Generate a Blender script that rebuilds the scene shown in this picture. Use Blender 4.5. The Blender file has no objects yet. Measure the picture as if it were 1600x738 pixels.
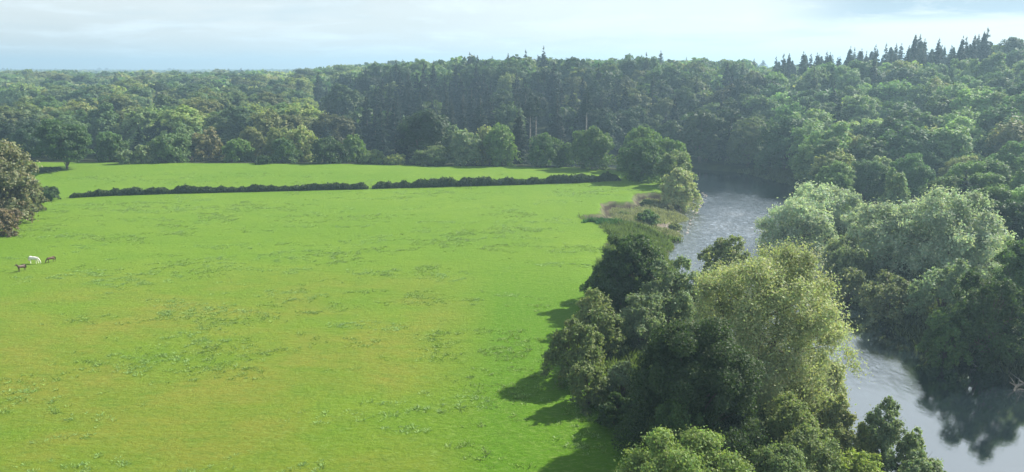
import bpy, math, random
import numpy as np
from mathutils import Vector, Matrix

# ------------------------------------------------------------------ camera, light, sky
scene = bpy.context.scene
C = scene.collection
PI = math.pi
EYE = 36.0
PITCH = math.radians(12.3)
cam_d = bpy.data.cameras.new("camera")
cam = bpy.data.objects.new("camera", cam_d)
C.objects.link(cam)
cam.location = (0, 0, EYE)
cam.rotation_euler = (PI / 2 - PITCH, 0, 0)
cam_d.sensor_width = 36.0
cam_d.lens = 27.0
cam_d.clip_start = 0.5
cam_d.clip_end = 40000
scene.camera = cam

SUN_AZ = math.radians(30)      # from +X towards +Y
SUN_EL = math.radians(39)
world = bpy.data.worlds.new("World")
scene.world = world
world.use_nodes = True


def build_world():
    nt = world.node_tree
    nt.nodes.clear()
    N = nt.nodes.new
    L = nt.links.new
    out = N('ShaderNodeOutputWorld')
    bg = N('ShaderNodeBackground')
    bg.inputs['Strength'].default_value = 0.052
    sky = N('ShaderNodeTexSky')
    sky.sky_type = 'NISHITA'
    sky.sun_disc = False
    sky.sun_elevation = SUN_EL
    sky.sun_rotation = PI / 2 - SUN_AZ
    sky.altitude = 100
    sky.air_density = 1.0
    sky.dust_density = 1.5
    sky.ozone_density = 1.0
    tc = N('ShaderNodeTexCoord')
    sep = N('ShaderNodeSeparateXYZ')
    L(tc.outputs['Generated'], sep.inputs[0])
    mx = N('ShaderNodeMath'); mx.operation = 'MAXIMUM'; mx.inputs[1].default_value = 0.0
    L(sep.outputs['Z'], mx.inputs[0])
    ad = N('ShaderNodeMath'); ad.operation = 'ADD'; ad.inputs[1].default_value = 0.09
    L(mx.outputs[0], ad.inputs[0])
    dx = N('ShaderNodeMath'); dx.operation = 'DIVIDE'
    dy = N('ShaderNodeMath'); dy.operation = 'DIVIDE'
    L(sep.outputs['X'], dx.inputs[0]); L(ad.outputs[0], dx.inputs[1])
    L(sep.outputs['Y'], dy.inputs[0]); L(ad.outputs[0], dy.inputs[1])
    cb = N('ShaderNodeCombineXYZ')
    L(dx.outputs[0], cb.inputs['X']); L(dy.outputs[0], cb.inputs['Y'])

    def noise(scale, detail, rough, off, dist=0.0):
        mp = N('ShaderNodeMapping')
        mp.inputs['Location'].default_value = off
        L(cb.outputs[0], mp.inputs['Vector'])
        n = N('ShaderNodeTexNoise')
        n.inputs['Scale'].default_value = scale
        n.inputs['Detail'].default_value = detail
        n.inputs['Roughness'].default_value = rough
        n.inputs['Distortion'].default_value = dist
        L(mp.outputs[0], n.inputs['Vector'])
        return n.outputs['Fac']

    def ramp(fac, p0, p1, c0=(0, 0, 0, 1), c1=(1, 1, 1, 1)):
        r = N('ShaderNodeValToRGB')
        r.color_ramp.elements[0].position = p0
        r.color_ramp.elements[0].color = c0
        r.color_ramp.elements[1].position = p1
        r.color_ramp.elements[1].color = c1
        L(fac, r.inputs[0])
        return r.outputs[0]

    def mix(fac, a, b):
        m = N('ShaderNodeMix'); m.data_type = 'RGBA'
        if isinstance(fac, float):
            m.inputs[0].default_value = fac
        else:
            L(fac, m.inputs[0])
        for k, v in ((6, a), (7, b)):
            if isinstance(v, tuple):
                m.inputs[k].default_value = v
            else:
                L(v, m.inputs[k])
        return m.outputs[2]
    # thin veil of high cloud, white low clouds, darker grey-blue undersides
    veil = ramp(noise(0.35, 5, 0.55, (3.1, 1.7, 0)), 0.25, 0.75, (.55, .55, .55, 1), (.9, .9, .9, 1))
    el = N('ShaderNodeMapRange'); el.inputs['From Min'].default_value = .34; el.inputs['From Max'].default_value = .75
    el.inputs['To Min'].default_value = 1.0; el.inputs['To Max'].default_value = .3
    L(sep.outputs['Z'], el.inputs['Value'])

    def fade(c):
        m = N('ShaderNodeMath'); m.operation = 'MULTIPLY'; L(c, m.inputs[0]); L(el.outputs[0], m.inputs[1]); return m.outputs[0]
    veil = fade(veil)
    c1 = mix(veil, sky.outputs[0], (9.9, 10.6, 10.7, 1))
    white = ramp(noise(0.95, 8, 0.6, (0.4, 5.3, 0), 0.4), 0.5, 0.68)
    c2 = mix(fade(white), c1, (9.8, 10.9, 11.3, 1))
    grey = ramp(noise(0.55, 7, 0.55, (7.7, 2.2, 0), 0.3), 0.56, 0.72, (0, 0, 0, 1), (.7, .7, .7, 1))
    c3 = mix(grey, c2, (6.2, 7.6, 8.3, 1))
    # long grey bank of cloud low in the right of the sky
    def band(sock, a0, a1):
        q = N('ShaderNodeMapRange'); q.interpolation_type = 'SMOOTHSTEP'
        q.inputs['From Min'].default_value = a0; q.inputs['From Max'].default_value = a1; L(sock, q.inputs['Value']); return q.outputs[0]

    def mul(a_, b_):
        q = N('ShaderNodeMath'); q.operation = 'MULTIPLY'; L(a_, q.inputs[0]); L(b_, q.inputs[1]); return q.outputs[0]
    bank = mul(mul(band(sep.outputs['X'], .28, .42), mul(band(sep.outputs['Z'], .046, .062), band(sep.outputs['Z'], .115, .080))),
               ramp(noise(1.1, 8, .6, (2.2, 8.1, 0), .4), .30, .50))
    c4 = mix(bank, c3, (4.4, 5.6, 6.5, 1))
    L(c4, bg.inputs['Color'])
    L(bg.outputs[0], out.inputs['Surface'])


build_world()
sun_d = bpy.data.lights.new("sun", 'SUN')
sun_d.energy = 5.0
sun_d.angle = math.radians(0.6)
sun_d.color = (1.0, 0.94, 0.82)
sun = bpy.data.objects.new("sun", sun_d)
C.objects.link(sun)
sv = Vector((math.cos(SUN_EL) * math.cos(SUN_AZ), math.cos(SUN_EL) * math.sin(SUN_AZ), math.sin(SUN_EL)))
sun.rotation_euler = sv.to_track_quat('Z', 'Y').to_euler()
sun.location = (100, 50, 150)

scene.view_settings.view_transform = 'Standard'
scene.view_settings.look = 'None'
scene.view_settings.exposure = 1.0
scene.view_settings.gamma = 1.0
scene.view_settings.use_curve_mapping = False
cy = scene.cycles
cy.max_bounces = 6
cy.diffuse_bounces = 2
cy.glossy_bounces = 3
cy.transmission_bounces = 3
cy.transparent_max_bounces = 8
cy.volume_bounces = 0
cy.sample_clamp_indirect = 4.0
cy.use_denoising = True

# ------------------------------------------------------------------ helpers
F = 1200.0
SP, CP = math.sin(PITCH), math.cos(PITCH)


def depth_slope(py):                       # downward slope of a ray per unit of depth along the view
    return -(-SP + CP * (369 - py) / F)


def ground_at(px, py, z=0.0):              # world point where a sight line meets the level z
    t = (EYE - z) / depth_slope(py)
    return ((px - 800) / F * t, t * (CP + SP * (369 - py) / F), t)


def project(x, y, z):
    t = CP * y - SP * (z - EYE)
    u = SP * y + CP * (z - EYE)
    t = np.maximum(t, 1e-3)
    return 800 + F * x / t, 369 - F * u / t, t


def smooth(x):
    x = np.clip(x, 0, 1)
    return x * x * (3 - 2 * x)


def vnoise(x, y, seed=0):                  # value noise, numpy
    xi = np.floor(x).astype(np.int64); yi = np.floor(y).astype(np.int64)
    fx = smooth(x - xi); fy = smooth(y - yi)

    def h(a, b):
        n = (a * 374761393 + b * 668265263 + seed * 1442695041) & 0x7fffffff
        n = ((n ^ (n >> 13)) * 1274126177) & 0x7fffffff
        return ((n ^ (n >> 16)) & 0xffff) / 65535.0
    return (h(xi, yi) * (1 - fx) + h(xi + 1, yi) * fx) * (1 - fy) + (h(xi, yi + 1) * (1 - fx) + h(xi + 1, yi + 1) * fx) * fy


def fbm(x, y, seed=0, o=4):
    s = 0; a = .5
    for k in range(o):
        s = s + a * vnoise(x * 2 ** k, y * 2 ** k, seed + k); a *= .5
    return s / (1 - .5 ** o)


def mesh_from(name, verts, faces, mat, tint=None, smooth_shade=False):
    """verts (n,3); faces (m,k) of equal size k; tint (n,3) per vertex."""
    me = bpy.data.meshes.new(name)
    verts = np.asarray(verts, dtype=np.float32); faces = np.asarray(faces, dtype=np.int32)
    m, k = faces.shape
    me.vertices.add(len(verts)); me.vertices.foreach_set('co', verts.ravel())
    me.loops.add(m * k); me.loops.foreach_set('vertex_index', faces.ravel())
    me.polygons.add(m)
    me.polygons.foreach_set('loop_start', np.arange(0, m * k, k, dtype=np.int32))
    me.polygons.foreach_set('loop_total', np.full(m, k, dtype=np.int32))
    if tint is not None:
        a = me.color_attributes.new('tint', 'FLOAT_COLOR', 'POINT')
        c = np.ones((len(verts), 4), dtype=np.float32); c[:, :tint.shape[1]] = tint
        a.data.foreach_set('color', c.ravel())
    me.materials.append(mat)
    me.update(calc_edges=True)
    me.polygons.foreach_set('use_smooth', np.full(m, smooth_shade))
    return me


def link(name, me, parent=None, loc=None):
    o = bpy.data.objects.new(name, me)
    C.objects.link(o)
    if parent: o.parent = parent
    if loc is not None: o.location = loc
    return o


def tag(o, label=None, cat=None, group=None, kind=None):
    if label: o['label'] = label
    if cat: o['category'] = cat
    if group: o['group'] = group
    if kind: o['kind'] = kind
    return o


def thing(name, loc, label, cat, group=None, rz=0):
    o = bpy.data.objects.new(name, None)
    C.objects.link(o)
    o.location = loc; o.rotation_euler = (0, 0, rz); o.empty_display_size = .5
    return tag(o, label, cat, group)


def new_mat(name):
    m = bpy.data.materials.new(name); m.use_nodes = True
    nt = m.node_tree; nt.nodes.clear()
    return m, nt, nt.nodes.new, nt.links.new


# ------------------------------------------------------------------ materials
def foliage_material():
    m, nt, N, L = new_mat('foliage')
    out = N('ShaderNodeOutputMaterial')
    oi = N('ShaderNodeObjectInfo')
    at = N('ShaderNodeAttribute'); at.attribute_name = 'tint'
    mul = N('ShaderNodeMix'); mul.data_type = 'RGBA'; mul.blend_type = 'MULTIPLY'; mul.inputs[0].default_value = 1
    L(oi.outputs['Color'], mul.inputs[6]); L(at.outputs['Color'], mul.inputs[7])
    p = N('ShaderNodeBsdfPrincipled')
    p.inputs['Roughness'].default_value = 0.6
    p.inputs['Specular IOR Level'].default_value = 0.28
    L(mul.outputs[2], p.inputs['Base Color'])
    tr = N('ShaderNodeBsdfTranslucent')
    tm = N('ShaderNodeMix'); tm.data_type = 'RGBA'; tm.blend_type = 'MULTIPLY'; tm.inputs[0].default_value = 1
    L(mul.outputs[2], tm.inputs[6]); tm.inputs[7].default_value = (1.32, 1.42, 0.70, 1)
    L(tm.outputs[2], tr.inputs['Color'])
    mx = N('ShaderNodeMixShader'); mx.inputs[0].default_value = 0.36
    L(p.outputs[0], mx.inputs[1]); L(tr.outputs[0], mx.inputs[2])
    L(mx.outputs[0], out.inputs['Surface'])
    return m


def bark_material(name, col, scale=3.0):
    m, nt, N, L = new_mat(name)
    out = N('ShaderNodeOutputMaterial'); p = N('ShaderNodeBsdfPrincipled')
    p.inputs['Roughness'].default_value = 0.9
    tc = N('ShaderNodeTexCoord'); n = N('ShaderNodeTexNoise')
    n.inputs['Scale'].default_value = scale; n.inputs['Detail'].default_value = 6
    L(tc.outputs['Object'], n.inputs['Vector'])
    r = N('ShaderNodeValToRGB')
    r.color_ramp.elements[0].position = .35; r.color_ramp.elements[0].color = tuple(c * .55 for c in col) + (1,)
    r.color_ramp.elements[1].position = .7; r.color_ramp.elements[1].color = tuple(c * 1.3 for c in col) + (1,)
    L(n.outputs['Fac'], r.inputs[0]); L(r.outputs[0], p.inputs['Base Color'])
    b = N('ShaderNodeBump'); b.inputs['Strength'].default_value = .5; L(n.outputs['Fac'], b.inputs['Height'])
    L(b.outputs[0], p.inputs['Normal'])
    L(p.outputs[0], out.inputs['Surface'])
    return m


def ground_material():
    """tint attribute: R = meadow turf, G = dry scrub, B = gravel; what is left is woodland floor."""
    m, nt, N, L = new_mat('ground_cover')
    out = N('ShaderNodeOutputMaterial'); p = N('ShaderNodeBsdfPrincipled')
    p.inputs['Roughness'].default_value = 0.85
    p.inputs['Specular IOR Level'].default_value = 0.12
    tc = N('ShaderNodeTexCoord')
    at = N('ShaderNodeAttribute'); at.attribute_name = 'tint'
    sp = N('ShaderNodeSeparateColor'); L(at.outputs['Color'], sp.inputs[0])

    def noise(scale, detail=5, rough=.55, off=(0, 0, 0), sc=(1, 1, 1), dist=0):
        mp = N('ShaderNodeMapping'); mp.inputs['Location'].default_value = off; mp.inputs['Scale'].default_value = sc
        L(tc.outputs['Object'], mp.inputs['Vector'])
        n = N('ShaderNodeTexNoise'); n.inputs['Scale'].default_value = scale
        n.inputs['Detail'].default_value = detail; n.inputs['Roughness'].default_value = rough
        n.inputs['Distortion'].default_value = dist
        L(mp.outputs[0], n.inputs['Vector']); return n.outputs['Fac']

    def ramp(fac, p0, p1, c0, c1):
        r = N('ShaderNodeValToRGB')
        r.color_ramp.elements[0].position = p0; r.color_ramp.elements[0].color = c0 + (1,)
        r.color_ramp.elements[1].position = p1; r.color_ramp.elements[1].color = c1 + (1,)
        L(fac, r.inputs[0]); return r.outputs[0]

    def mix(fac, a, b, bt='MIX'):
        x = N('ShaderNodeMix'); x.data_type = 'RGBA'; x.blend_type = bt
        if isinstance(fac, float): x.inputs[0].default_value = fac
        else: L(fac, x.inputs[0])
        for k, v in ((6, a), (7, b)):
            if isinstance(v, tuple): x.inputs[k].default_value = v + (1,)
            else: L(v, x.inputs[k])
        return x.outputs[2]
    W = (1, 1, 1); K = (0, 0, 0)
    # turf: bright green, lighter and darker swathes, yellower ground in the near left part
    turf = mix(ramp(noise(.018, 4), .35, .65, K, W), (.116, .222, .008), (.150, .252, .016))
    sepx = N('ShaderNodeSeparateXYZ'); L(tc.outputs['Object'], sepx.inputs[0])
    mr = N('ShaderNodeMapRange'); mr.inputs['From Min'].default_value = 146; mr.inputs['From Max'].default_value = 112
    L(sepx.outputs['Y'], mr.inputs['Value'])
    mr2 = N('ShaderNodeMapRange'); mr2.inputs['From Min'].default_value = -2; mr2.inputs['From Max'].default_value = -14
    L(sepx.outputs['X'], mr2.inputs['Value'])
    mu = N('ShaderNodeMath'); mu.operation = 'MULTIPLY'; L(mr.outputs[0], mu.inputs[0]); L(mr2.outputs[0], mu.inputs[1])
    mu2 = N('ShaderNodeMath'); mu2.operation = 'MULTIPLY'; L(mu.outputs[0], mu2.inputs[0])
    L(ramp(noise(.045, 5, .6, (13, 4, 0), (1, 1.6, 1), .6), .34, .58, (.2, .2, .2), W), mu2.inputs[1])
    iv = N('ShaderNodeMath'); iv.operation = 'SUBTRACT'; iv.inputs[0].default_value = 1.0; L(mr2.outputs[0], iv.inputs[1])
    iv2 = N('ShaderNodeMath'); iv2.operation = 'MULTIPLY'; L(iv.outputs[0], iv2.inputs[0]); L(mr.outputs[0], iv2.inputs[1])
    turf = mix(iv2.outputs[0], turf, (.088, .205, .006))
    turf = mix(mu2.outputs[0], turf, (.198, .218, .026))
    turf = mix(ramp(noise(.09, 6, .65, (50, 9, 0), (1, 1.8, 1)), .42, .72, K, (.7, .7, .7)), turf, (.096, .208, .008))
    turf = mix(ramp(noise(.35, 6, .7, (5, 9, 0), (1, 2.2, 1)), .50, .68, K, (.6, .6, .6)), turf, (.090, .175, .015))
    turf = mix(ramp(noise(1.3, 6, .8, (1, 3, 0), (1, 1.8, 1)), .50, .66, K, (.7, .7, .7)), turf, (.205, .310, .065))
    turf = mix(ramp(noise(2.2, 5, .8, (21, 13, 0), (1, 2.2, 1)), .54, .66, K, (.6, .6, .6)), turf, (.070, .150, .016))
    floor = mix(ramp(noise(.4, 6, .7), .35, .7, K, W), (.018, .028, .010), (.045, .058, .020))
    scrub = mix(ramp(noise(.5, 7, .75), .35, .65, K, W), (.155, .135, .095), (.12, .165, .06))
    scrub = mix(ramp(noise(.22, 5, .7, (9, 9, 9)), .5, .62, K, W), scrub, (.19, .155, .11))
    gravel = mix(ramp(noise(2.5, 6, .8), .4, .65, K, W), (.13, .11, .09), (.33, .28, .235))
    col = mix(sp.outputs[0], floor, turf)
    col = mix(sp.outputs[1], col, scrub)
    col = mix(sp.outputs[2], col, gravel)
    col = mix(at.outputs['Alpha'], col, (.050, .040, .028))  # alpha: bare soil of the cut bank with its shade painted in
    L(col, p.inputs['Base Color'])
    b = N('ShaderNodeBump'); b.inputs['Strength'].default_value = .8; b.inputs['Distance'].default_value = .5
    ms = N('ShaderNodeMath'); ms.operation = 'ADD'
    L(noise(1.6, 8, .8), ms.inputs[0]); L(noise(.35, 5, .7, (3, 3, 3), (1, 2, 1)), ms.inputs[1])
    L(ms.outputs[0], b.inputs['Height']); L(b.outputs[0], p.inputs['Normal'])
    L(p.outputs[0], out.inputs['Surface'])
    return m


def water_material():
    m, nt, N, L = new_mat('river_water')
    out = N('ShaderNodeOutputMaterial'); p = N('ShaderNodeBsdfPrincipled')
    p.inputs['IOR'].default_value = 3.0
    p.inputs['Specular IOR Level'].default_value = 1.0
    tc = N('ShaderNodeTexCoord')
    at = N('ShaderNodeAttribute'); at.attribute_name = 'tint'   # R = riffle strength
    sp = N('ShaderNodeSeparateColor'); L(at.outputs['Color'], sp.inputs[0])
    mp = N('ShaderNodeMapping'); mp.inputs['Scale'].default_value = (1.0, .55, 1)
    L(tc.outputs['Object'], mp.inputs['Vector'])
    n1 = N('ShaderNodeTexNoise'); n1.inputs['Scale'].default_value = 1.1; n1.inputs['Detail'].default_value = 6
    n1.inputs['Roughness'].default_value = .65; n1.inputs['Distortion'].default_value = .8
    n2 = N('ShaderNodeTexNoise'); n2.inputs['Scale'].default_value = .22; n2.inputs['Detail'].default_value = 3
    L(mp.outputs[0], n1.inputs['Vector']); L(mp.outputs[0], n2.inputs['Vector'])
    # foam streaks in the riffles
    r = N('ShaderNodeValToRGB'); r.color_ramp.elements[0].position = .49; r.color_ramp.elements[1].position = .70
    L(n1.outputs['Fac'], r.inputs[0])
    fo = N('ShaderNodeMath'); fo.operation = 'MULTIPLY'; L(r.outputs[0], fo.inputs[0]); L(sp.outputs[0], fo.inputs[1])
    c = N('ShaderNodeMix'); c.data_type = 'RGBA'
    c.inputs[6].default_value = (.012, .020, .026, 1); c.inputs[7].default_value = (.46, .55, .68, 1)
    L(fo.outputs[0], c.inputs[0]); L(c.outputs[2], p.inputs['Base Color'])
    ro = N('ShaderNodeMapRange'); ro.inputs['To Min'].default_value = .012; ro.inputs['To Max'].default_value = .32
    L(sp.outputs[0], ro.inputs['Value']); L(ro.outputs[0], p.inputs['Roughness'])
    b = N('ShaderNodeBump'); b.inputs['Distance'].default_value = .5
    st = N('ShaderNodeMapRange'); st.inputs['To Min'].default_value = .015; st.inputs['To Max'].default_value = .9
    L(sp.outputs[0], st.inputs['Value']); L(st.outputs[0], b.inputs['Strength'])
    L(n1.outputs['Fac'], b.inputs['Height']); L(b.outputs[0], p.inputs['Normal'])
    L(p.outputs[0], out.inputs['Surface'])
    return m


def plain_material(name, col, rough=.7, var=.25, scale=4):
    m, nt, N, L = new_mat(name)
    out = N('ShaderNodeOutputMaterial'); p = N('ShaderNodeBsdfPrincipled'); p.inputs['Roughness'].default_value = rough
    tc = N('ShaderNodeTexCoord'); n = N('ShaderNodeTexNoise'); n.inputs['Scale'].default_value = scale
    L(tc.outputs['Object'], n.inputs['Vector'])
    r = N('ShaderNodeValToRGB')
    r.color_ramp.elements[0].position = .3; r.color_ramp.elements[0].color = tuple(c * (1 - var) for c in col) + (1,)
    r.color_ramp.elements[1].position = .7; r.color_ramp.elements[1].color = tuple(min(1, c * (1 + var)) for c in col) + (1,)
    L(n.outputs['Fac'], r.inputs[0]); L(r.outputs[0], p.inputs['Base Color'])
    L(p.outputs[0], out.inputs['Surface'])
    return m


M_leaf = foliage_material()
M_bark = bark_material('bark', (.13, .105, .08))
M_pale = bark_material('pale_bark', (.24, .22, .19))
M_ground = ground_material()
M_water = water_material()

# ------------------------------------------------------------------ terrain
LEFT_BANK = np.array([(50, -160), (48, 30), (44, 60), (40, 80), (37, 100), (35, 130), (37, 160), (43, 187), (50, 212), (58, 235),
                      (64, 255), (61, 275), (42, 293), (0, 304), (-60, 312), (-200, 322), (-420, 335)], float)
RIGHT_BANK = np.array([(190, -160), (150, 30), (112, 60), (86, 84), (68, 95), (58, 101), (59, 113), (63, 138), (70, 165), (80, 195),
                       (90, 228), (98, 262), (90, 298), (62, 322), (0, 334), (-60, 338), (-200, 344), (-420, 352)], float)
RIVER = np.vstack([LEFT_BANK, RIGHT_BANK[::-1]])
INNER = np.vstack([LEFT_BANK, [(-9000, 335), (-9000, -160)]])


def poly_dist(x, y, pl):
    d = np.full(x.shape, 1e18)
    for a, b in zip(pl[:-1], pl[1:]):
        e = b - a; l2 = (e ** 2).sum()
        s = np.clip(((x - a[0]) * e[0] + (y - a[1]) * e[1]) / l2, 0, 1)
        d = np.minimum(d, (x - a[0] - s * e[0]) ** 2 + (y - a[1] - s * e[1]) ** 2)
    return np.sqrt(d)


def inside(x, y, pg):
    r = np.zeros(x.shape, bool)
    n = len(pg)
    for i in range(n):
        x0, y0 = pg[i]; x1, y1 = pg[(i + 1) % n]
        c = ((y0 > y) != (y1 > y))
        if y1 != y0:
            r ^= c & (x < (x1 - x0) * (y - y0) / (y1 - y0) + x0)
    return r


SCARP = np.array([(74, 262), (57, 246), (53, 233), (51, 227), (46, 224.6), (41, 225.4), (36.5, 223), (35.5, 217), (34.5, 211), (31, 208.6),
                  (27, 209), (24.6, 206), (24.5, 199), (23.5, 193), (21.5, 190.8), (19, 190), (17.6, 187), (18.4, 183.5), (21, 182), (30, 180), (46, 176)], float)
HOLLOW = np.vstack([SCARP, [(90, 176), (90, 262)]])
RB = np.array([-.67, -.45, -.30, -.24, -.18, -.10, .0, .17, .26, .33, .42, .50, .58, .70, 1.2])
RZ = np.array([10, 10, 11, 12, 20, 21, 22, 23, 21, 21, 24, 29, 32, 36, 40.])
WB = np.array([-.67, -.30, -.15, .0, .2, .3, .45, .7])
WW = np.array([420, 360, 240, 150, 150, 170, 190, 200.])


def terrain(x, y):
    """height and cover masks (meadow, scrub, gravel)."""
    x = np.asarray(x, float); y = np.asarray(y, float)
    riv = inside(x, y, RIVER)
    inn = inside(x, y, INNER) & ~riv
    dl = poly_dist(x, y, LEFT_BANK); dr = poly_dist(x, y, RIGHT_BANK)
    dd = np.minimum(dl, dr)
    b = x / np.maximum(y, 70)
    R = np.interp(b, RB, RZ); Wd = np.interp(b, WB, WW)
    dl = dl + np.clip(fbm(x / 9, y / 9, 5, 3) - .5, -1, 1) * 7 * smooth(dl / 6)
    # meadow side
    w = np.interp(y, [0, 60, 140, 175, 190, 235, 250, 275], [26, 26, 24, 18, 6, 6, 9, 9])
    za = -4.25 + 4.25 * smooth(dl / w)
    # eroded shore with a low cut bank
    wob = .8 * (fbm(x / 2.5, y / 2.5, 15, 2) - .5)
    ds = poly_dist(x, y, SCARP) + wob; hol = inside(x, y, HOLLOW)
    zs = -4.25 + 2.3 * smooth(dl / 12) + .5 * (fbm(x / 3, y / 3, 9, 3) - .5)
    zs = np.where(hol, zs + (0 - zs) * .5 * (1 - smooth(ds / 1.0)), zs + (0 - zs) * (.5 + .5 * smooth(ds / .9)))
    ms = smooth((y - 176) / 6) * smooth((243 - y) / 7)
    zi = za * (1 - ms) + zs * ms
    zi = zi + .5 * (fbm(x / 45, y / 45, 2, 3) - .5) * smooth(dl / 30)
    zi = zi + 1.6 * smooth((y - 232) / 45) * smooth(dl / 40) * (.5 + .5 * smooth((-x + 20) / 120))
    # wooded side
    und = (fbm(x / 70, y / 70, 3, 4) - .5)
    zo = -4.25 + 2.2 * smooth(dr / 5) + (R + 2) * smooth((dr - 12) / Wd) + und * 9 * smooth(dr / 60)
    far = smooth((y - 620) / 900)
    zo = zo + far * (fbm(x / 420, y / 420, 8, 3) - .5) * 10
    zr = -4.25 - 1.5 * smooth(dd / 5)
    z = np.where(riv, zr, np.where(inn, zi, zo))
    # cover
    mead = inn & (dl > np.interp(y, [0, 60, 100, 140, 186, 188, 250, 252, 300], [30, 30, 27, 18, 18, 0, 0, 14, 14]))
    mead = np.where(ms > .5, inn & ~(hol | (ds < .7)), mead)
    top = np.interp(x, [-200, -130, 30, 60], [290, 287, 284, 262])
    mead = mead & (y < top)
    mead = smooth((mead).astype(float))
    scr = ((ms > .3) & inn & (hol | (ds < .7))).astype(float)
    scr = np.maximum(scr, .6 * ((dl < 18) & inn & (y < 250)).astype(float) * (1 - mead))
    grv = ((riv & (dd < 1.5) & (y > 180)) | (inn & (dl < 3.2 + 2.5 * np.sin(y * .3)) & (ms > .3))).astype(float)
    terrain.earth = ((ms > .3) & hol & (ds < 1.25) & inn).astype(float)  # soil face of the cut bank, darkened to stand for shade
    return z, mead, scr, grv


def ground_z(x, y):
    return float(terrain(np.array([x]), np.array([y]))[0][0])


def axis(lo, hi, step, far_lo, far_hi, g=1.13):
    a = list(np.arange(lo, hi + 1e-6, step)); s = step; v = a[-1]
    while v < far_hi:
        s *= g; v += s; a.append(v)
    s = step; v = a[0]; pre = []
    while v > far_lo:
        s *= g; v -= s; pre.append(v)
    return np.array(pre[::-1] + a)


def build_terrain():
    ax = axis(-150, 125, .9, -5200, 5200); ay = axis(45, 345, .9, -260, 6200, 1.08)
    X, Y = np.meshgrid(ax, ay)
    z, md, sc, gv = terrain(X.ravel(), Y.ravel())
    nx = len(ax); ny = len(ay)
    i = np.arange(nx * ny).reshape(ny, nx)
    f = np.stack([i[:-1, :-1], i[:-1, 1:], i[1:, 1:], i[1:, :-1]], -1).reshape(-1, 4)
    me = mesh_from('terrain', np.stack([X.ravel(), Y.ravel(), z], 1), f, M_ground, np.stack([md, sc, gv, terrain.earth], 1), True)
    tag(link('terrain', me), 'green meadow floor and wooded valley sides around the river', kind='structure')


build_terrain()


def build_river():
    # ribbon between the banks, a little wider than both
    def resample(pl, n):
        s = np.r_[0, np.cumsum(np.hypot(*np.diff(pl, axis=0).T))]
        # parameter by arc length
        t = np.linspace(0, s[-1], n)
        return np.stack([np.interp(t, s, pl[:, 0]), np.interp(t, s, pl[:, 1])], 1)
    ax = np.arange(-430, 215, 3.0); ay = np.arange(-160, 360, 3.0)
    X, Y = np.meshgrid(ax, ay)
    x = X.ravel(); y = Y.ravel()
    riv = inside(x, y, RIVER); d = np.minimum(poly_dist(x, y, LEFT_BANK), poly_dist(x, y, RIGHT_BANK))
    keep = riv | (d < 6)
    nx = len(ax); ny = len(ay)
    i = np.arange(nx * ny).reshape(ny, nx)
    f = np.stack([i[:-1, :-1], i[:-1, 1:], i[1:, 1:], i[1:, :-1]], -1).reshape(-1, 4)
    f = f[keep[f].any(1)]
    used = np.unique(f); mp = -np.ones(nx * ny, int); mp[used] = np.arange(len(used))
    x = x[used]; y = y[used]
    rif = np.interp(y, [80, 88, 100, 150, 185, 205, 235, 262, 285], [0, .03, .36, .45, .65, .70, .42, .12, .05])
    rif = rif * (.6 + .8 * fbm(x / 5, y / 4, 44, 3)) * np.where(y < 130, 1 - smooth((poly_dist(x, y, LEFT_BANK) - 8) / 10), 1) * (.55 + .7 * fbm(x / 7, y / 12, 4, 3))
    me = mesh_from('river', np.stack([x, y, np.full(len(x), -4.0)], 1), mp[f], M_water,
                   np.stack([np.clip(rif, 0, 1)] * 3, 1), True)
    tag(link('river', me), 'shallow river with rippled riffles and dark still reaches', kind='structure')


build_river()

# ------------------------------------------------------------------ foliage generators


def nrm(v):
    return v / np.maximum(np.linalg.norm(v, axis=1, keepdims=True), 1e-6)


def sphere_dirs(rng, n):
    return nrm(rng.normal(size=(n, 3)))


def cards(rng, c, outward, size, elong=1.5, spread=.8, hang=0.0, tint=None):
    n = len(c)
    nn = nrm(outward + spread * rng.normal(size=(n, 3)))
    r = rng.normal(size=(n, 3))
    if hang: r[:, 2] = r[:, 2] - hang * 3
    t = nrm(r - (r * nn).sum(1, keepdims=True) * nn)
    b = np.cross(nn, t)
    s = (size * rng.uniform(.65, 1.35, n))[:, None]
    v = np.stack([c - t * s * elong * .5, c + b * s * .5 + nn * s * .06, c + t * s * elong * .5, c - b * s * .5 + nn * s * .06], 1).reshape(-1, 3)
    f = np.arange(n * 4).reshape(n, 4)
    k = rng.uniform(.78, 1.25, n)[:, None] if tint is None else tint * rng.uniform(.85, 1.17, n)[:, None]
    kk = np.ones((n, 3)) * k
    kk[:, 0] *= rng.uniform(.86, 1.18, n)
    return v, f, np.repeat(kk, 4, axis=0)


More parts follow.
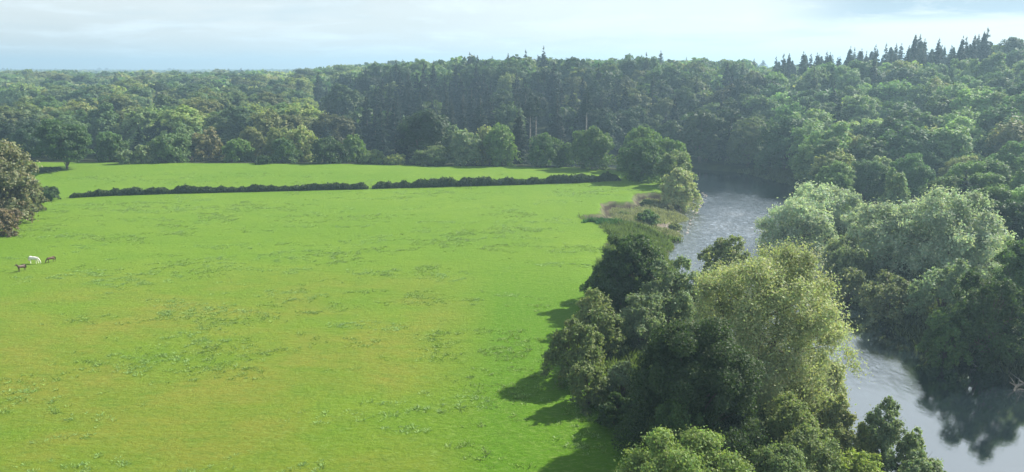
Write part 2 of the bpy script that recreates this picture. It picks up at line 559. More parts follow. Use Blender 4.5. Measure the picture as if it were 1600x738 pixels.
def crown_points(rng, R, RZc, n, style, skirt=True):
    """leaf positions and outward directions in a crown of half-widths R, R, RZc centred on the origin"""
    nl = {'round': 15, 'loose': 20, 'willow': 24, 'tall': 16, 'shrub': 9, 'bush': 13, 'dome': 11, 'soft': 18}[style]
    d = sphere_dirs(rng, nl)
    i = np.arange(nl) + .5                                  # even spread of the lobes over the crown
    ph = np.arccos(1 - 1.95 * i / nl); th = PI * (1 + 5 ** .5) * i + rng.uniform(0, 6)
    d = nrm(np.stack([np.cos(th) * np.sin(ph), np.sin(th) * np.sin(ph), np.cos(ph)], 1) + .22 * d)
    dist = rng.uniform(.46, .70, nl)
    lr = rng.uniform(.30, .46, nl)
    if style == 'willow': dist = rng.uniform(.5, .8, nl); lr = rng.uniform(.22, .38, nl)
    if style == 'loose': dist = rng.uniform(.48, .80, nl); lr = rng.uniform(.20, .36, nl)
    if style == 'dome': dist = rng.uniform(.42, .60, nl); lr = rng.uniform(.40, .52, nl)
    if style == 'soft': dist = rng.uniform(.54, .72, nl); lr = rng.uniform(.27, .38, nl)
    lc = np.vstack([d * dist[:, None], [[0, 0, -.05]]]); lr = np.r_[lr, .58]
    # second level: sprays on each lobe
    ns = 15
    sc, sr, st = [], [], []
    for c, r in zip(lc, lr):
        dd = sphere_dirs(rng, ns)
        dd[:, 2] = np.where(dd[:, 2] < -.45, -dd[:, 2], dd[:, 2])
        sc.append(c + dd * r * rng.uniform(.62, 1.0, (ns, 1))); sr.append(r * rng.uniform(.24, .48, ns))
        st.append(np.full(ns, rng.uniform(.86, 1.16)) * rng.uniform(.88, 1.14, ns))
    if style == 'dome': st = [q * .3 + .7 for q in st]
    sc = np.vstack(sc); sr = np.concatenate(sr); st = np.concatenate(st)
    rad = np.linalg.norm(sc, axis=1)
    wgt = sr ** 2 * np.where(rad < .42, .25, 1)
    k = rng.choice(len(sc), n, p=wgt / wgt.sum())
    dd = sphere_dirs(rng, n)
    if style in ('willow', 'loose', 'soft'):
        rr = np.abs(rng.normal(0, .62, n)) + .15
    else:
        rr = rng.uniform(.25, 1.0, n) ** .5 + rng.normal(0, .06, n)
    flat = np.array([1, 1, {'willow': 1.25, 'soft': 1.0, 'dome': .9}.get(style, .7)])
    p = sc[k] + dd * flat * (sr[k] * rr)[:, None]
    lobe = lc[k // ns]
    out = nrm(nrm(p - lobe) * (.9 if style == 'dome' else .6) + nrm(p) * .5 + dd * (.25 if style == 'dome' else .5) + np.array([0, 0, .22]))
    if style == 'willow':
        p[:, 2] -= rng.uniform(0, .12, n)
    if skirt: p[:, 2] = np.where(p[:, 2] < 0, p[:, 2] * 1.32, p[:, 2])
    p[:, :2] *= (1 + .45 * np.clip(-p[:, 2], 0, 1))[:, None]
    p[:, 2] = np.where(p[:, 2] < -1, -1 + .25 * (p[:, 2] + 1) + rng.normal(0, .03, n), p[:, 2])
    s = p * np.array([R, R, RZc])
    return s, out, st[k], lc * np.array([R, R, RZc])


def tubes(paths, sides=6):
    """paths: list of (points (k,3), radii (k))"""
    V, Fc, base = [], [], 0
    for pts, rad in paths:
        pts = np.asarray(pts, float); k = len(pts)
        for j in range(k):
            d = pts[min(j + 1, k - 1)] - pts[max(j - 1, 0)]
            d = d / max(np.linalg.norm(d), 1e-6)
            a = np.cross(d, [0.3, 1, 0.1]); a /= max(np.linalg.norm(a), 1e-6); b = np.cross(d, a)
            th = np.linspace(0, 2 * PI, sides, endpoint=False)
            V.append(pts[j] + rad[j] * (np.cos(th)[:, None] * a + np.sin(th)[:, None] * b))
        for j in range(k - 1):
            for s in range(sides):
                s2 = (s + 1) % sides
                Fc.append((base + j * sides + s, base + j * sides + s2, base + (j + 1) * sides + s2, base + (j + 1) * sides + s))
        base += k * sides
    return np.vstack(V), np.array(Fc)


def trunk_mesh(name, rng, H, zc, lobes, r0, mat, sides=7, multi=1):
    paths = []
    for m in range(multi):
        lean = rng.normal(0, .05 * H, 2) if multi == 1 else rng.normal(0, .16 * H, 2)
        base = np.array([rng.normal(0, .3) * (multi > 1), rng.normal(0, .3) * (multi > 1), -.6])
        tp = np.array([lean[0], lean[1], zc + .45 * (H - zc)])
        pts = [base + (tp - base) * u + np.array([*(rng.normal(0, .012 * H, 2)), 0]) * (u > 0) for u in (0, .07, .25, .5, .75, 1)]
        rr = [r0 * 1.5, r0 * 1.05, r0 * .9, r0 * .65, r0 * .4, r0 * .15]
        paths.append((pts, [r / (multi ** .5) for r in rr]))
    st = np.array(paths[0][0])
    for lc in lobes[:-1]:
        j = rng.integers(1, 4)
        a = st[j] if multi == 1 else np.array(paths[rng.integers(0, multi)][0])[j]
        e = lc + np.array([0, 0, zc]); e = a + (e - a) * 1.15
        mid = a + (e - a) * .5 + np.array([0, 0, .06 * H]) + rng.normal(0, .02 * H, 3)
        paths.append(([a, mid, e], [r0 * .42, r0 * .26, r0 * .07]))
        for q in range(2):
            e2 = mid + (e - mid) * .6 + rng.normal(0, .09 * H, 3)
            paths.append(([mid, e2], [r0 * .16, r0 * .04]))
    V, Fc = tubes(paths, sides)
    return mesh_from(name, V, Fc, mat, None, True)


def broadleaf(seed, R, H, zlow, n, size, style='round', spread=.8, elong=1.5, mat=None, multi=1, skirt=True):
    rng = np.random.default_rng(seed)
    rz = (H - zlow) / 2; zc = zlow + rz
    p, o, st, lobes = crown_points(rng, R, rz, n, style, skirt)
    p[:, 2] += zc
    tint = st[:, None] * np.ones((n, 1))
    v, f, k = cards(rng, p, o, size, elong, spread, .5 if style == 'willow' else 0, tint)
    crown = mesh_from('crown', v, f, M_leaf, k)
    tr = trunk_mesh('trunk', rng, H, zc, lobes, max(.14, H * .021), mat or M_bark, 7, multi)
    return crown, tr


def conifer(seed, R, H, n, size, zlow=None, ragged=.15):
    rng = np.random.default_rng(seed)
    zlow = .12 * H if zlow is None else zlow
    nb = int((H - zlow) / .62 * 7)
    zb = zlow + (H - zlow) * np.sort(1 - rng.uniform(0, 1, nb) ** .8 * .995)
    az = rng.uniform(0, 2 * PI, nb)
    fr = (H - zb) / (H - zlow)
    ln = R * fr ** .95 * rng.uniform(1 - 2 * ragged, 1 + ragged, nb) + .06
    w = ln ** 1.15; k = rng.choice(nb, n, p=w / w.sum())
    u = rng.uniform(.12, 1, n) ** .8
    d = np.stack([np.cos(az[k]), np.sin(az[k]), np.zeros(n)], 1)
    side = np.stack([-np.sin(az[k]), np.cos(az[k]), np.zeros(n)], 1)
    p = d * (ln[k] * u)[:, None] + side * (rng.normal(0, .17, n) * ln[k] * (1.1 - u) + rng.normal(0, .08, n))[:, None]
    p[:, 2] = zb[k] + ln[k] * (-.30 * u + .16 * u ** 3) - np.abs(rng.normal(0, .16, n))
    o = nrm(d * .55 + np.array([0, 0, .8]))
    tk = rng.uniform(.8, 1.2, nb)[k][:, None]
    v, f, c = cards(rng, p, o, size * (.4 + .6 * fr[k] ** .6), 1.9, .5, 0, tk)
    crown = mesh_from('crown', v, f, M_leaf, c)
    paths = [([(0, 0, -.6), (0, 0, .3 * H), (0, 0, .97 * H)], [H * .018, H * .012, .03])]
    for j in rng.choice(nb, min(nb, 26), replace=False):
        e = np.array([math.cos(az[j]) * ln[j] * .8, math.sin(az[j]) * ln[j] * .8, zb[j] - .2 * ln[j]])
        paths.append(([(0, 0, zb[j]), e], [.07, .02]))
    V, Fc = tubes(paths, 6)
    return crown, mesh_from('trunk', V, Fc, M_bark, None, True)


def put_tree(name, loc, meshes, col, label, cat, group=None, rz=0.0, sc=(1, 1, 1)):
    o = thing(name, loc, label, cat, group, rz)
    o.scale = sc
    c = link('crown', meshes[0], o); c.color = (*col, 1)
    link('trunk', meshes[1], o)
    return o


# ------------------------------------------------------------------ foreground and bank trees, each its own
DARKOAK = (.055, .098, .034); OAK = (.088, .155, .052); MID = (.130, .215, .060); LIME = (.205, .290, .095)
WILLOW = (.325, .375, .205); PALEW = (.355, .440, .330); OLIVE = (.185, .230, .090); HAZY = (.215, .295, .185)
BROWN = (.215, .228, .135); GREYG = (.185, .250, .140); YEL = (.250, .300, .115); DARK = (.045, .080, .030)


def hand_tree(i, box, z0, trunk, style, col, label, name='broadleaf_tree', cat='tree', cov=1.0, mat=None, multi=1,
              depth=None, aspect=1.0, group=None):
    """box = crown in the photograph (x0,x1,top): solves the distance at which a crown of that width stands on z0"""
    x0, x1, ty = box
    wf = (x1 - x0) / F
    # top of tree = z0 + trunk + 2*rz ; rz = aspect * width/2
    k = depth_slope(ty)
    t = depth if depth else (EYE - z0 - trunk) / (k + wf * aspect)
    R = wf * t / 2
    H = EYE - k * t - z0 if depth else trunk + 2 * R * aspect
    H = max(H, 1.2)
    x = ((x0 + x1) / 2 - 800) / F * t
    zt = z0 + H * .6
    y = (t + SP * (zt - EYE)) / CP
    zg = ground_z(x, y)
    H += z0 - zg
    zl = trunk if trunk > 2 else -.16 * H
    size = max(.14, .0021 * t) * (.82 if style in ('willow', 'soft') else 1)
    el = 2.0 if style in ('willow', 'soft') else 1.45
    area = 4 * PI * ((R * R + R * H * .5 + R * H * .5) / 3)
    n = int(min(120000, cov * 3.0 * area / (size * size * el * .5)))
    ms = broadleaf(1000 + i, R * (1.07 if style == 'soft' else .93), H, zl, n, size, style, .75, el, mat, multi)
    put_tree(name, (x, y, zg), ms, col, label, cat, group)
    return x, y, t, R, H


HT = []


def ht(*a, **k): HT.append((a, k))


# near-left strip between meadow and river
ht((972, 1208, 472), -1.2, 1.2, 'dome', (.050, .085, .034), 'large dark green round tree in the right foreground, left of the pale willow', cov=1.2)
ht((1050, 1334, 366), -3.2, 1.0, 'soft', WILLOW, 'largest pale yellow-green willow, rounded dome at the left edge of the river', name='willow_tree', cov=1.2, multi=3, aspect=1.0)
ht((926, 1050, 352), -1.0, .8, 'round', DARKOAK, 'dark green tree at the meadow corner just below the eroded bank', cov=1.1, aspect=1.05)
ht((990, 1110, 395), -1.8, .8, 'loose', GREYG, 'grey-green tree between the dark corner tree and the pale willow', aspect=1.1)
ht((1085, 1185, 366), -3.0, .6, 'loose', OLIVE, 'olive tree behind the large pale willow, beside the rippled water', depth=150)
ht((896, 965, 447), -.3, .4, 'loose', (.21, .26, .11), 'small olive thorn tree at the edge of the meadow above the tree shadows', cov=1.1)
ht((846, 956, 486), -.3, .4, 'loose', (.155, .205, .085), 'olive bushy tree standing furthest left over the meadow, casting the long shadow', cov=1.1)
ht((905, 985, 478), -.5, .4, 'loose', (.155, .205, .085), 'olive grey bushy tree between the thorn tree and the large dark tree')
ht((880, 960, 556), -.4, .3, 'loose', (.155, .205, .085), 'pale straw coloured bush at the foot of the olive tree by the meadow', name='shrub', cat='shrub')
ht((935, 1010, 560), -.8, .3, 'loose', GREYG, 'grey-green bush tucked left of the large dark foreground tree', name='shrub', cat='shrub')
ht((948, 1190, 646), -.8, 1.0, 'loose', LIME, 'bright yellow-green tree at the bottom edge in front of the dark tree', cov=1.2, aspect=.9)
ht((1185, 1300, 620), -2.0, .3, 'loose', (.215, .275, .110), 'olive green rounded bush at the foot of the pale willow', name='shrub', cat='shrub', cov=1.1)
ht((1262, 1345, 612), -2.4, .3, 'loose', (.225, .265, .125), 'pale olive bush at the water edge right of the pale willow', name='shrub', cat='shrub')
ht((1340, 1422, 618), -3.0, .3, 'loose', GREYG, 'dark grey-green alder standing at the bottom water edge', aspect=1.1)
ht((1300, 1400, 692), -2.6, .3, 'loose', (.26, .34, .09), 'brightest yellow-green bush at the bottom edge below the alder', name='shrub', cat='shrub')
ht((1395, 1485, 696), -3.3, .2, 'loose', GREYG, 'small dark bush furthest right on the near river bank', name='shrub', cat='shrub')
ht((1170, 1280, 690), -1.6, .3, 'loose', (.175, .245, .105), 'dull green bush at the bottom edge beside the yellow-green tree', name='shrub', cat='shrub')
ht((1120, 1200, 560), -2.4, .3, 'loose', OAK, 'grey-green bush squeezed between the dark round tree and the pale willow', name='shrub', cat='shrub')
ht((990, 1035, 330), -2.4, .2, 'bush', OAK, 'single dark round bush standing on the dry scrub of the eroded bank', name='shrub', cat='shrub', depth=196)
ht((955, 1050, 455), -1.0, .3, 'loose', GREYG, 'grey-green tree in the gap above the large dark round tree')
ht((1060, 1120, 440), -2.0, .3, 'loose', OLIVE, 'small olive tree between the grey-green tree and the pale willow')
ht((930, 1000, 610), -.9, .2, 'bush', DARKOAK, 'low dark bush in the shade left of the yellow-green tree', name='shrub', cat='shrub')
ht((1010, 1110, 585), -1.2, .2, 'loose', OAK, 'dark green undergrowth bush at the foot of the large dark round tree', name='shrub', cat='shrub', depth=70)
ht((1200, 1290, 560), -2.8, .2, 'loose', (.20, .235, .095), 'pale green bush hanging to the water under the large willow', name='shrub', cat='shrub')
ht((1255, 1325, 545), -3.4, .2, 'willow', WILLOW, 'small pale willow bush at the waterline of the left bank', name='willow_tree', multi=2)
ht((915, 985, 400), -.5, .2, 'bush', OAK, 'dark green bush directly below the dark corner tree at the meadow edge', name='shrub', cat='shrub')
ht((1120, 1200, 628), -1.6, .2, 'loose', GREYG, 'grey-green bush between the yellow-green tree and the olive bush', name='shrub', cat='shrub')
ht((1400, 1450, 668), -3.3, .2, 'loose', (.22, .29, .14), 'little pale bush at the waterline right of the alder', name='shrub', cat='shrub')
ht((1325, 1380, 655), -2.8, .2, 'loose', OLIVE, 'olive bush against the left side of the alder', name='shrub', cat='shrub')
ht((1210, 1310, 668), -2.0, .2, 'soft', (.19, .25, .11), 'soft pale green bush at the bottom between the olive bush and the brightest bush', name='shrub', cat='shrub')
ht((1030, 1056, 318), -3.0, .1, 'loose', (.19, .20, .12), 'small straw-green bush on the scrub behind the single dark bush', name='shrub', cat='shrub', depth=214)
ht((962, 984, 330), -2.0, .1, 'loose', (.16, .21, .11), 'small grey-green bush under the cut bank left of the single dark bush', name='shrub', cat='shrub', depth=203)
ht((1000, 1022, 312), -2.0, .1, 'loose', (.15, .20, .10), 'tiny bush under the far end of the cut bank', name='shrub', cat='shrub', depth=219)
ht((1042, 1066, 348), -3.4, .1, 'loose', (.20, .24, .12), 'small pale bush on the shingle at the water edge', name='shrub', cat='shrub', depth=194)
# right bank
ht((1188, 1305, 308), -2.8, .4, 'soft', PALEW, 'pale willow furthest left on the right bank beside the ripples', name='willow_tree', multi=3, depth=172)
ht((1228, 1350, 283), -2.6, .8, 'soft', PALEW, 'tall grey-green willow behind the leftmost willow of the right bank', name='willow_tree', multi=3, depth=190)
ht((1375, 1422, 263), -2.2, .8, 'tall', HAZY, 'narrow pointed tree rising between the two willow clumps', depth=182)
ht((1320, 1475, 312), -2.6, .8, 'soft', PALEW, 'broad pale willow in the middle of the right bank clump', name='willow_tree', multi=3, depth=152)
ht((1405, 1572, 296), -2.2, 1.0, 'soft', PALEW, 'tallest pale willow on the right bank with an uneven top', name='willow_tree', multi=3, depth=140)
ht((1282, 1375, 372), -2.8, .3, 'willow', (0.174, 0.225, 0.116), 'low grey willow bush overhanging the river on the right bank', name='willow_tree', multi=2, depth=147)
ht((1345, 1440, 425), -3.0, .3, 'loose', (.180, .215, .120), 'low drab green bush at the water edge of the right bank', name='shrub', cat='shrub', depth=124)
ht((1425, 1530, 400), -3.0, .5, 'loose', HAZY, 'grey-green bushy tree over the dark water on the right bank', depth=118)
ht((1490, 1612, 415), -3.0, .5, 'loose', DARKOAK, 'dark bushy tree leaning over the black reflections on the right bank', depth=104)
ht((1545, 1670, 365), -2.5, .6, 'tall', OAK, 'dark tall tree at the right edge above the fallen branches', depth=116)
ht((1570, 1700, 470), -3.0, .4, 'loose', GREYG, 'grey-green bush cut by the right edge above the fallen branches', name='shrub', cat='shrub', depth=104)
ht((1440, 1520, 480), -3.2, .3, 'bush', OAK, 'dark low bush at the tip of the right bank above its reflection', name='shrub', cat='shrub', depth=106)
ht((1300, 1362, 410), -3.0, .3, 'loose', (.185, .225, .125), 'drab low bush where the river slips behind the large willow', name='shrub', cat='shrub', depth=134)
# trees along the inner bend and the far edge of the meadow
ht((1026, 1097, 262), -2.0, .2, 'dome', WILLOW, 'round pale willow bush at the head of the rippled water', name='willow_tree', cov=1.2, depth=221)
ht((1020, 1088, 236), -1.0, .5, 'dome', (0.160, 0.217, 0.087), 'rounded tree just behind the round willow bush at the river', depth=240)
ht((1008, 1080, 212), -.5, .8, 'dome', MID, 'domed green tree behind the round willow at the river bend', depth=262)
ht((962, 1040, 212), .2, .5, 'dome', OAK, 'domed mid green tree at the right end of the field hedge', depth=250)
ht((965, 1042, 191), .2, 1.0, 'dome', MID, 'tallest tree of the cluster at the river bend', depth=272)
ht((888, 965, 193), 1.0, 1.0, 'dome', (0.102, 0.167, 0.051), 'broad domed tree at the far field edge left of the bend cluster', depth=277)
ht((858, 902, 222), 1.0, .5, 'tall', OAK, 'small tree filling the gap left of the broad domed tree', depth=286)
ht((820, 882, 205), 1.0, .8, 'dome', OAK, 'middle sized round tree below the bare conifer trunks', depth=285)
ht((752, 812, 195), 1.0, .5, 'dome', MID, 'lit green tree at the right end of the far willow row', depth=286)
ht((738, 790, 194), 1.0, .5, 'willow', YEL, 'yellow-topped tree in the far row behind the upper field', depth=293)
ht((700, 760, 203), 1.0, .5, 'dome', GREYG, 'grey-green tree left of the yellow-topped tree', depth=288)
ht((686, 735, 187), 1.0, .5, 'loose', HAZY, 'tall hazy tree behind the grey-green tree of the far row', depth=303)
ht((640, 712, 226), 1.0, .2, 'dome', (0.131, 0.181, 0.080), 'wide low bush in the middle of the far field edge', name='shrub', cat='shrub', depth=288)
ht((598, 637, 240), 1.0, .1, 'dome', YEL, 'low yellowish bush right of the dark round tree at the field edge', name='shrub', cat='shrub', depth=288)
ht((560, 606, 234), 1.0, .1, 'dome', (0.160, 0.217, 0.094), 'low grey-green bush between the dark round tree and the yellowish bush', name='shrub', cat='shrub', depth=290)
ht((528, 575, 212), 1.0, .4, 'dome', MID, 'lit tree right of the dark round tree at the field edge', depth=297)
ht((482, 545, 214), 1.0, .3, 'dome', DARKOAK, 'dark round tree in the middle of the far field edge', depth=290)
ht((440, 500, 193), 1.0, .5, 'willow', YEL, 'pale yellow feathery tree left of the dark round tree', name='willow_tree', depth=300)
ht((422, 468, 216), 1.0, .3, 'dome', OAK, 'dark green tree left of the pale yellow feathery tree', depth=292)
ht((398, 424, 243), 1.0, .1, 'dome', DARKOAK, 'small dark bush standing alone before the trees at the field edge', name='shrub', cat='shrub', depth=284)
ht((345, 400, 214), 1.0, .3, 'dome', MID, 'mid green tree at the left part of the far field edge', depth=296)
ht((296, 350, 200), 1.0, .3, 'loose', (.210, .205, .110), 'russet tinged tree at the far edge of the upper field', depth=300)
ht((228, 300, 206), 1.0, .2, 'dome', (0.123, 0.196, 0.080), 'smooth sloping green tree right of the pale bushes', depth=290)
ht((206, 246, 226), 1.0, .2, 'dome', (0.189, 0.246, 0.116), 'pale small tree between the lone tree and the sloping green tree', depth=286)
ht((180, 214, 232), 1.0, .2, 'dome', GREYG, 'low grey-green bush second right of the lone tree', name='shrub', cat='shrub', depth=283)
ht((148, 200, 206), 1.0, .3, 'dome', OAK, 'dark round tree just right of the lone field tree', depth=292)
ht((50, 149, 188), .6, 3.2, 'round', (0.065, 0.123, 0.043), 'large lone tree with a bare trunk standing in the upper field', depth=268, cov=1.2)
# left edge
ht((-60, 52, 208), 0, .8, 'loose', BROWN, 'brownish green tree at the left edge of the picture', depth=178, cov=1.1)
ht((-30, 46, 276), 0, .2, 'loose', (0.189, 0.174, 0.094), 'brownish bush below the tree at the left edge', name='shrub', cat='shrub', depth=180)
ht((10, 72, 282), 0, .1, 'loose', (0.145, 0.160, 0.080), 'greyish bush right of the tree at the left edge, near the hedge end', name='shrub', cat='shrub', depth=196)
ht((-40, 30, 318), 0, .1, 'loose', (0.196, 0.167, 0.102), 'lowest brownish bush at the left edge of the meadow', name='shrub', cat='shrub', depth=168)
ht((54, 92, 291), .3, .1, 'bush', DARKOAK, 'small dark bush beside the gap at the left end of the hedge', name='shrub', cat='shrub', depth=214)
ht((50, 100, 262), .8, .1, 'bush', DARKOAK, 'low dark bush in the shadow at the foot of the lone tree', name='shrub', cat='shrub', depth=266)

HAND = []
for i, (a, k) in enumerate(HT):
    HAND.append(hand_tree(i, *a, **k))

for k, (px, Y, H, lab) in enumerate(((829, 338, 29, 'tall bare-trunked pine at the foot of the steep wood, left one of three'),
                                    (918, 340, 31, 'tall bare-trunked pine above the broad domed tree, right one of three'),
                                    (838, 343, 28, 'tall bare-trunked pine, middle one of three in the steep wood'))):
    X = (px - 800) / F * (Y * CP); zg = ground_z(X, Y)
    cr, tk = conifer(300 + k, 3.6, H, 9000, .42, H * .64, .2)
    tk.materials[0] = M_pale
    put_tree('conifer_tree', (X, Y, zg), (cr, tk), (.030, .058, .036), lab, 'conifer', 'tall pines with bare trunks')
    HAND.append((X, Y, Y, 3.2, H))

# ------------------------------------------------------------------ hedges


def hedge(pts, h, w, label, seed, col=(.052, .088, .032), n_per_m=330, hv=.5):
    rng = np.random.default_rng(seed)
    pts = np.array(pts, float)
    seg = np.hypot(*np.diff(pts, axis=0).T); s = np.r_[0, np.cumsum(seg)]
    Lh = s[-1]; n = int(Lh * n_per_m)
    u = rng.uniform(0, Lh, n)
    x = np.interp(u, s, pts[:, 0]); y = np.interp(u, s, pts[:, 1])
    th = np.arctan2(np.interp(u, s, np.gradient(pts[:, 1])), np.interp(u, s, np.gradient(pts[:, 0])))
    hh = h * (1 + hv * 2 * (fbm(u / 2.4, u * 0 + seed, seed, 3) - .5) + .25 * (fbm(u / .7, u * 0 + 9, seed, 2) - .5) + hv * 1.4 * (fbm(u / 22., u * 0 + 3, seed, 2) - .5))
    hh = hh * np.clip(np.minimum(u, Lh - u) / 2.5 + .35, 0, 1)
    ww = w * (.8 + .5 * fbm(u / 3., u * 0, seed + 4, 2))
    a = rng.uniform(-.12 * PI, 1.12 * PI, n)
    r = rng.uniform(.5, 1.0, n) ** .6 + rng.normal(0, .07, n)
    off = np.cos(a) * ww * .5 * r; zz = np.maximum(.05, (.35 + .65 * np.sin(a)) * r) * hh
    nx_, ny_ = -np.sin(th), np.cos(th)
    P = np.stack([x + nx_ * off, y + ny_ * off, zz], 1)
    gz = terrain(P[:, 0], P[:, 1])[0]
    base = np.array([pts[0][0], pts[0][1], 0])
    P[:, 2] += gz
    o = nrm(np.stack([nx_ * np.cos(a), ny_ * np.cos(a), np.sin(a) + .1], 1))
    v, f, k = cards(rng, P - base, o, .42, 1.4, .8)
    root = thing('hedge', base, label, 'hedge', 'field hedges')
    c = link('foliage', mesh_from('foliage', v, f, M_leaf, k), root); c.color = (*col, 1)
    for q in np.arange(.6, Lh, 2.2):
        xx = np.interp(q, s, pts[:, 0]); yy = np.interp(q, s, pts[:, 1]); g = ground_z(xx, yy)
        p0 = np.array([xx, yy, g - .2]) - base
        V, Fc = tubes([([p0, p0 + np.array([rng.normal(0, .35), rng.normal(0, .3), h * .8])], [.06, .02])], 5)
        link('stem', mesh_from('stem', V, Fc, M_bark), root)


def gp(px, py, z=0):
    g = ground_at(px, py, z); return (g[0], g[1])


hedge([gp(110, 309), gp(180, 304, .2), gp(260, 301, .3), gp(350, 298, .4), gp(450, 295, .5), gp(575, 292, .6)], 1.7, 2.1,
      'long dark field hedge left of the gap, ending near the left edge trees', 1)
hedge([gp(582, 291.5, .6), gp(640, 290, .6), gp(720, 288, .6), gp(820, 285.5, .6), gp(900, 283.5, .5), gp(968, 281, .3)], 2.0, 2.3,
      'dark field hedge right of the gap, running to the trees at the river bend', 2)

# ------------------------------------------------------------------ woodland on the valley sides


def build_wood():
    rng = np.random.default_rng(77)
    cand = []
    for (y0, y1, st) in ((60, 330, 11.5), (330, 640, 12.0), (640, 1100, 17.0), (1100, 2200, 26.0), (2200, 4200, 48.0)):
        xs = np.arange(-.74 * y1 - 20, .74 * y1 + 30, st); ys = np.arange(y0, y1, st)
        X, Y = np.meshgrid(xs, ys)
        x = X.ravel() + rng.uniform(-.42, .42, X.size) * st; y = Y.ravel() + rng.uniform(-.42, .42, X.size) * st
        ok = (np.abs(x / y) < .76) & (y > 40)
        cand.append(np.stack([x[ok], y[ok], np.full(ok.sum(), st)], 1))
    c = np.vstack(cand); x, y, st = c.T
    riv = inside(x, y, RIVER); inn = inside(x, y, INNER) & ~riv
    dr = poly_dist(x, y, RIGHT_BANK); dl = poly_dist(x, y, LEFT_BANK)
    ok = (~riv & ~inn & (dr > np.where(y < 215, 27, 5)))
    ok |= inn & (y > 296) & (dl > 2) & (x < 45)
    # keep the hand-placed clumps clear
    for hx, hy, t, R, H in HAND:
        ok &= np.hypot(x - hx, y - hy) > R * .9 + 1.5
    ok &= ~((x / y < -.2) & (y > 330) & (y < 1100) & (rng.uniform(0, 1, len(x)) < .42))
    # extra firs standing close together along the right-hand ridge
    ex = rng.uniform(105, 330, 900); ey = rng.uniform(250, 420, 900)
    eb = ex / ey; es = np.clip((poly_dist(ex, ey, RIGHT_BANK) - 6) / np.interp(eb, WB, WW), 0, 3)
    ek = (eb > .335) & (eb < .60) & (es > .82) & (es < 1.0) & (rng.uniform(0, 1, 900) < .5)
    ex, ey = ex[ek], ey[ek]; nx0 = int(ok.sum())
    x = np.r_[x[ok], ex]; y = np.r_[y[ok], ey]; st = np.r_[st[ok], np.full(len(ex), 12.0)]
    dr = np.r_[dr[ok], poly_dist(ex, ey, RIGHT_BANK)]; ok = np.ones(len(x), bool)
    z, *_ = terrain(x, y)
    b = x / y
    n = len(x)
    # kinds: conifer stands in the steep centre and along the right skyline
    pz = fbm(x / 60, y / 60, 21, 3)
    slope_pos = np.clip((dr[ok] - 6) / np.interp(b, WB, WW), 0, 2)
    pc = np.where((b > -.26) & (b < .10) & (y < 620), np.where(slope_pos < .7, .82, .07), .03)
    pc = np.where((b >= .10) & (b < .32) & (y < 620), np.where(slope_pos < .75, .32, .05), pc)
    pc = np.where((b > .335) & (b < .61) & (slope_pos > .84) & (slope_pos < 1.35), .97, pc)
    pc = np.where((b <= -.26) & (y < 700), .04 + .4 * (pz > .64), pc)
    pc = np.where((b > .335) & (slope_pos <= .84), .03, pc)
    con = rng.uniform(0, 1, n) < pc
    con[nx0:] = True
    h = rng.uniform(14.5, 22, n) * (1 - .2 * (st > 20)); h = np.where(con, rng.uniform(17, 28, n), h)
    h = np.where((b < -.26) & (y < 340), h * .72, h)
    h = np.where((b < -.26) & (y >= 340), h * .9, h)
    h = np.where((b > .33) & (b < .62) & con & (slope_pos > .8), rng.uniform(15, 25, n), h)
    h = np.where(~con & (slope_pos > .7) & (b > .3), h * .75, h)
    h = np.where((b > .25) & (y < 240) & (dr[ok] < 60), h * .78, h)
    r = np.where(con, h * rng.uniform(.18, .26, n), h * rng.uniform(.40, .50, n)) * np.where(st > 12, st / 11., 1)
    lw = (b < -.2) & (y > 330) & (y < 1100) & ~con
    h = np.where(lw, h * 1.16, h); r = np.where(lw, r * 1.42, r)
    # visibility estimate: nearest first against the skyline so far
    order = np.argsort(y)
    line = np.full(1700, 738.0)
    # hand-placed things also hide
    vis = np.zeros(n); hidden = np.zeros(n, bool)
    pxs, pyt, tt = project(x, y, z + h)
    _, pyb, _ = project(x, y, z + h * .1)
    pw = F * r / tt
    for i in order:
        a = int(max(0, pxs[i] - pw[i] + 50)); e = int(min(1699, pxs[i] + pw[i] + 50))
        if e <= a: hidden[i] = True; continue
        seg = line[a:e]; lo = np.minimum(seg, pyb[i])
        gain = np.maximum(0, lo - pyt[i] - .1 * (pyb[i] - pyt[i]))
        on = np.zeros(e - a); xx = np.arange(a, e) - 50
        on = ((xx >= 0) & (xx < 1600))
        vis[i] = (gain * on).sum()
        if (seg - pyt[i]).max() < (-7 if y[i] < 620 else -1): hidden[i] = True
        # opaque part of the crown
        q = int(pw[i] * .75); a2 = int(max(0, pxs[i] - q + 50)); e2 = int(min(1699, pxs[i] + q + 50))
        if e2 > a2: line[a2:e2] = np.minimum(line[a2:e2], pyt[i] + .25 * (pyb[i] - pyt[i]))
    keep = ~hidden
    idx_b = np.where(keep & ~con)[0]; idx_c = np.where(keep & con)[0]
    idx_b = idx_b[np.argsort(-vis[idx_b])]; idx_c = idx_c[np.argsort(-vis[idx_c])]
    nb_ = 300 - sum('broadleaf' in k.get('name', 'broadleaf_tree') for _, k in HT)
    ind_b, rest_b = idx_b[:nb_], idx_b[nb_:]
    ind_c, rest_c = idx_c[:290], idx_c[290:]
    print('WOOD', len(idx_b), len(idx_c), 'cands', n)
    # colours
    PALB = {'olive': (.155, .190, .075), 'mid green': (.095, .160, .062), 'dark green': (.058, .105, .048),
            'pale green': (.160, .235, .100), 'yellow-green': (.200, .250, .085)}
    PALC = {'dark blue-green': (.022, .048, .040), 'dull green': (.042, .072, .044), 'deep green': (.028, .056, .034)}

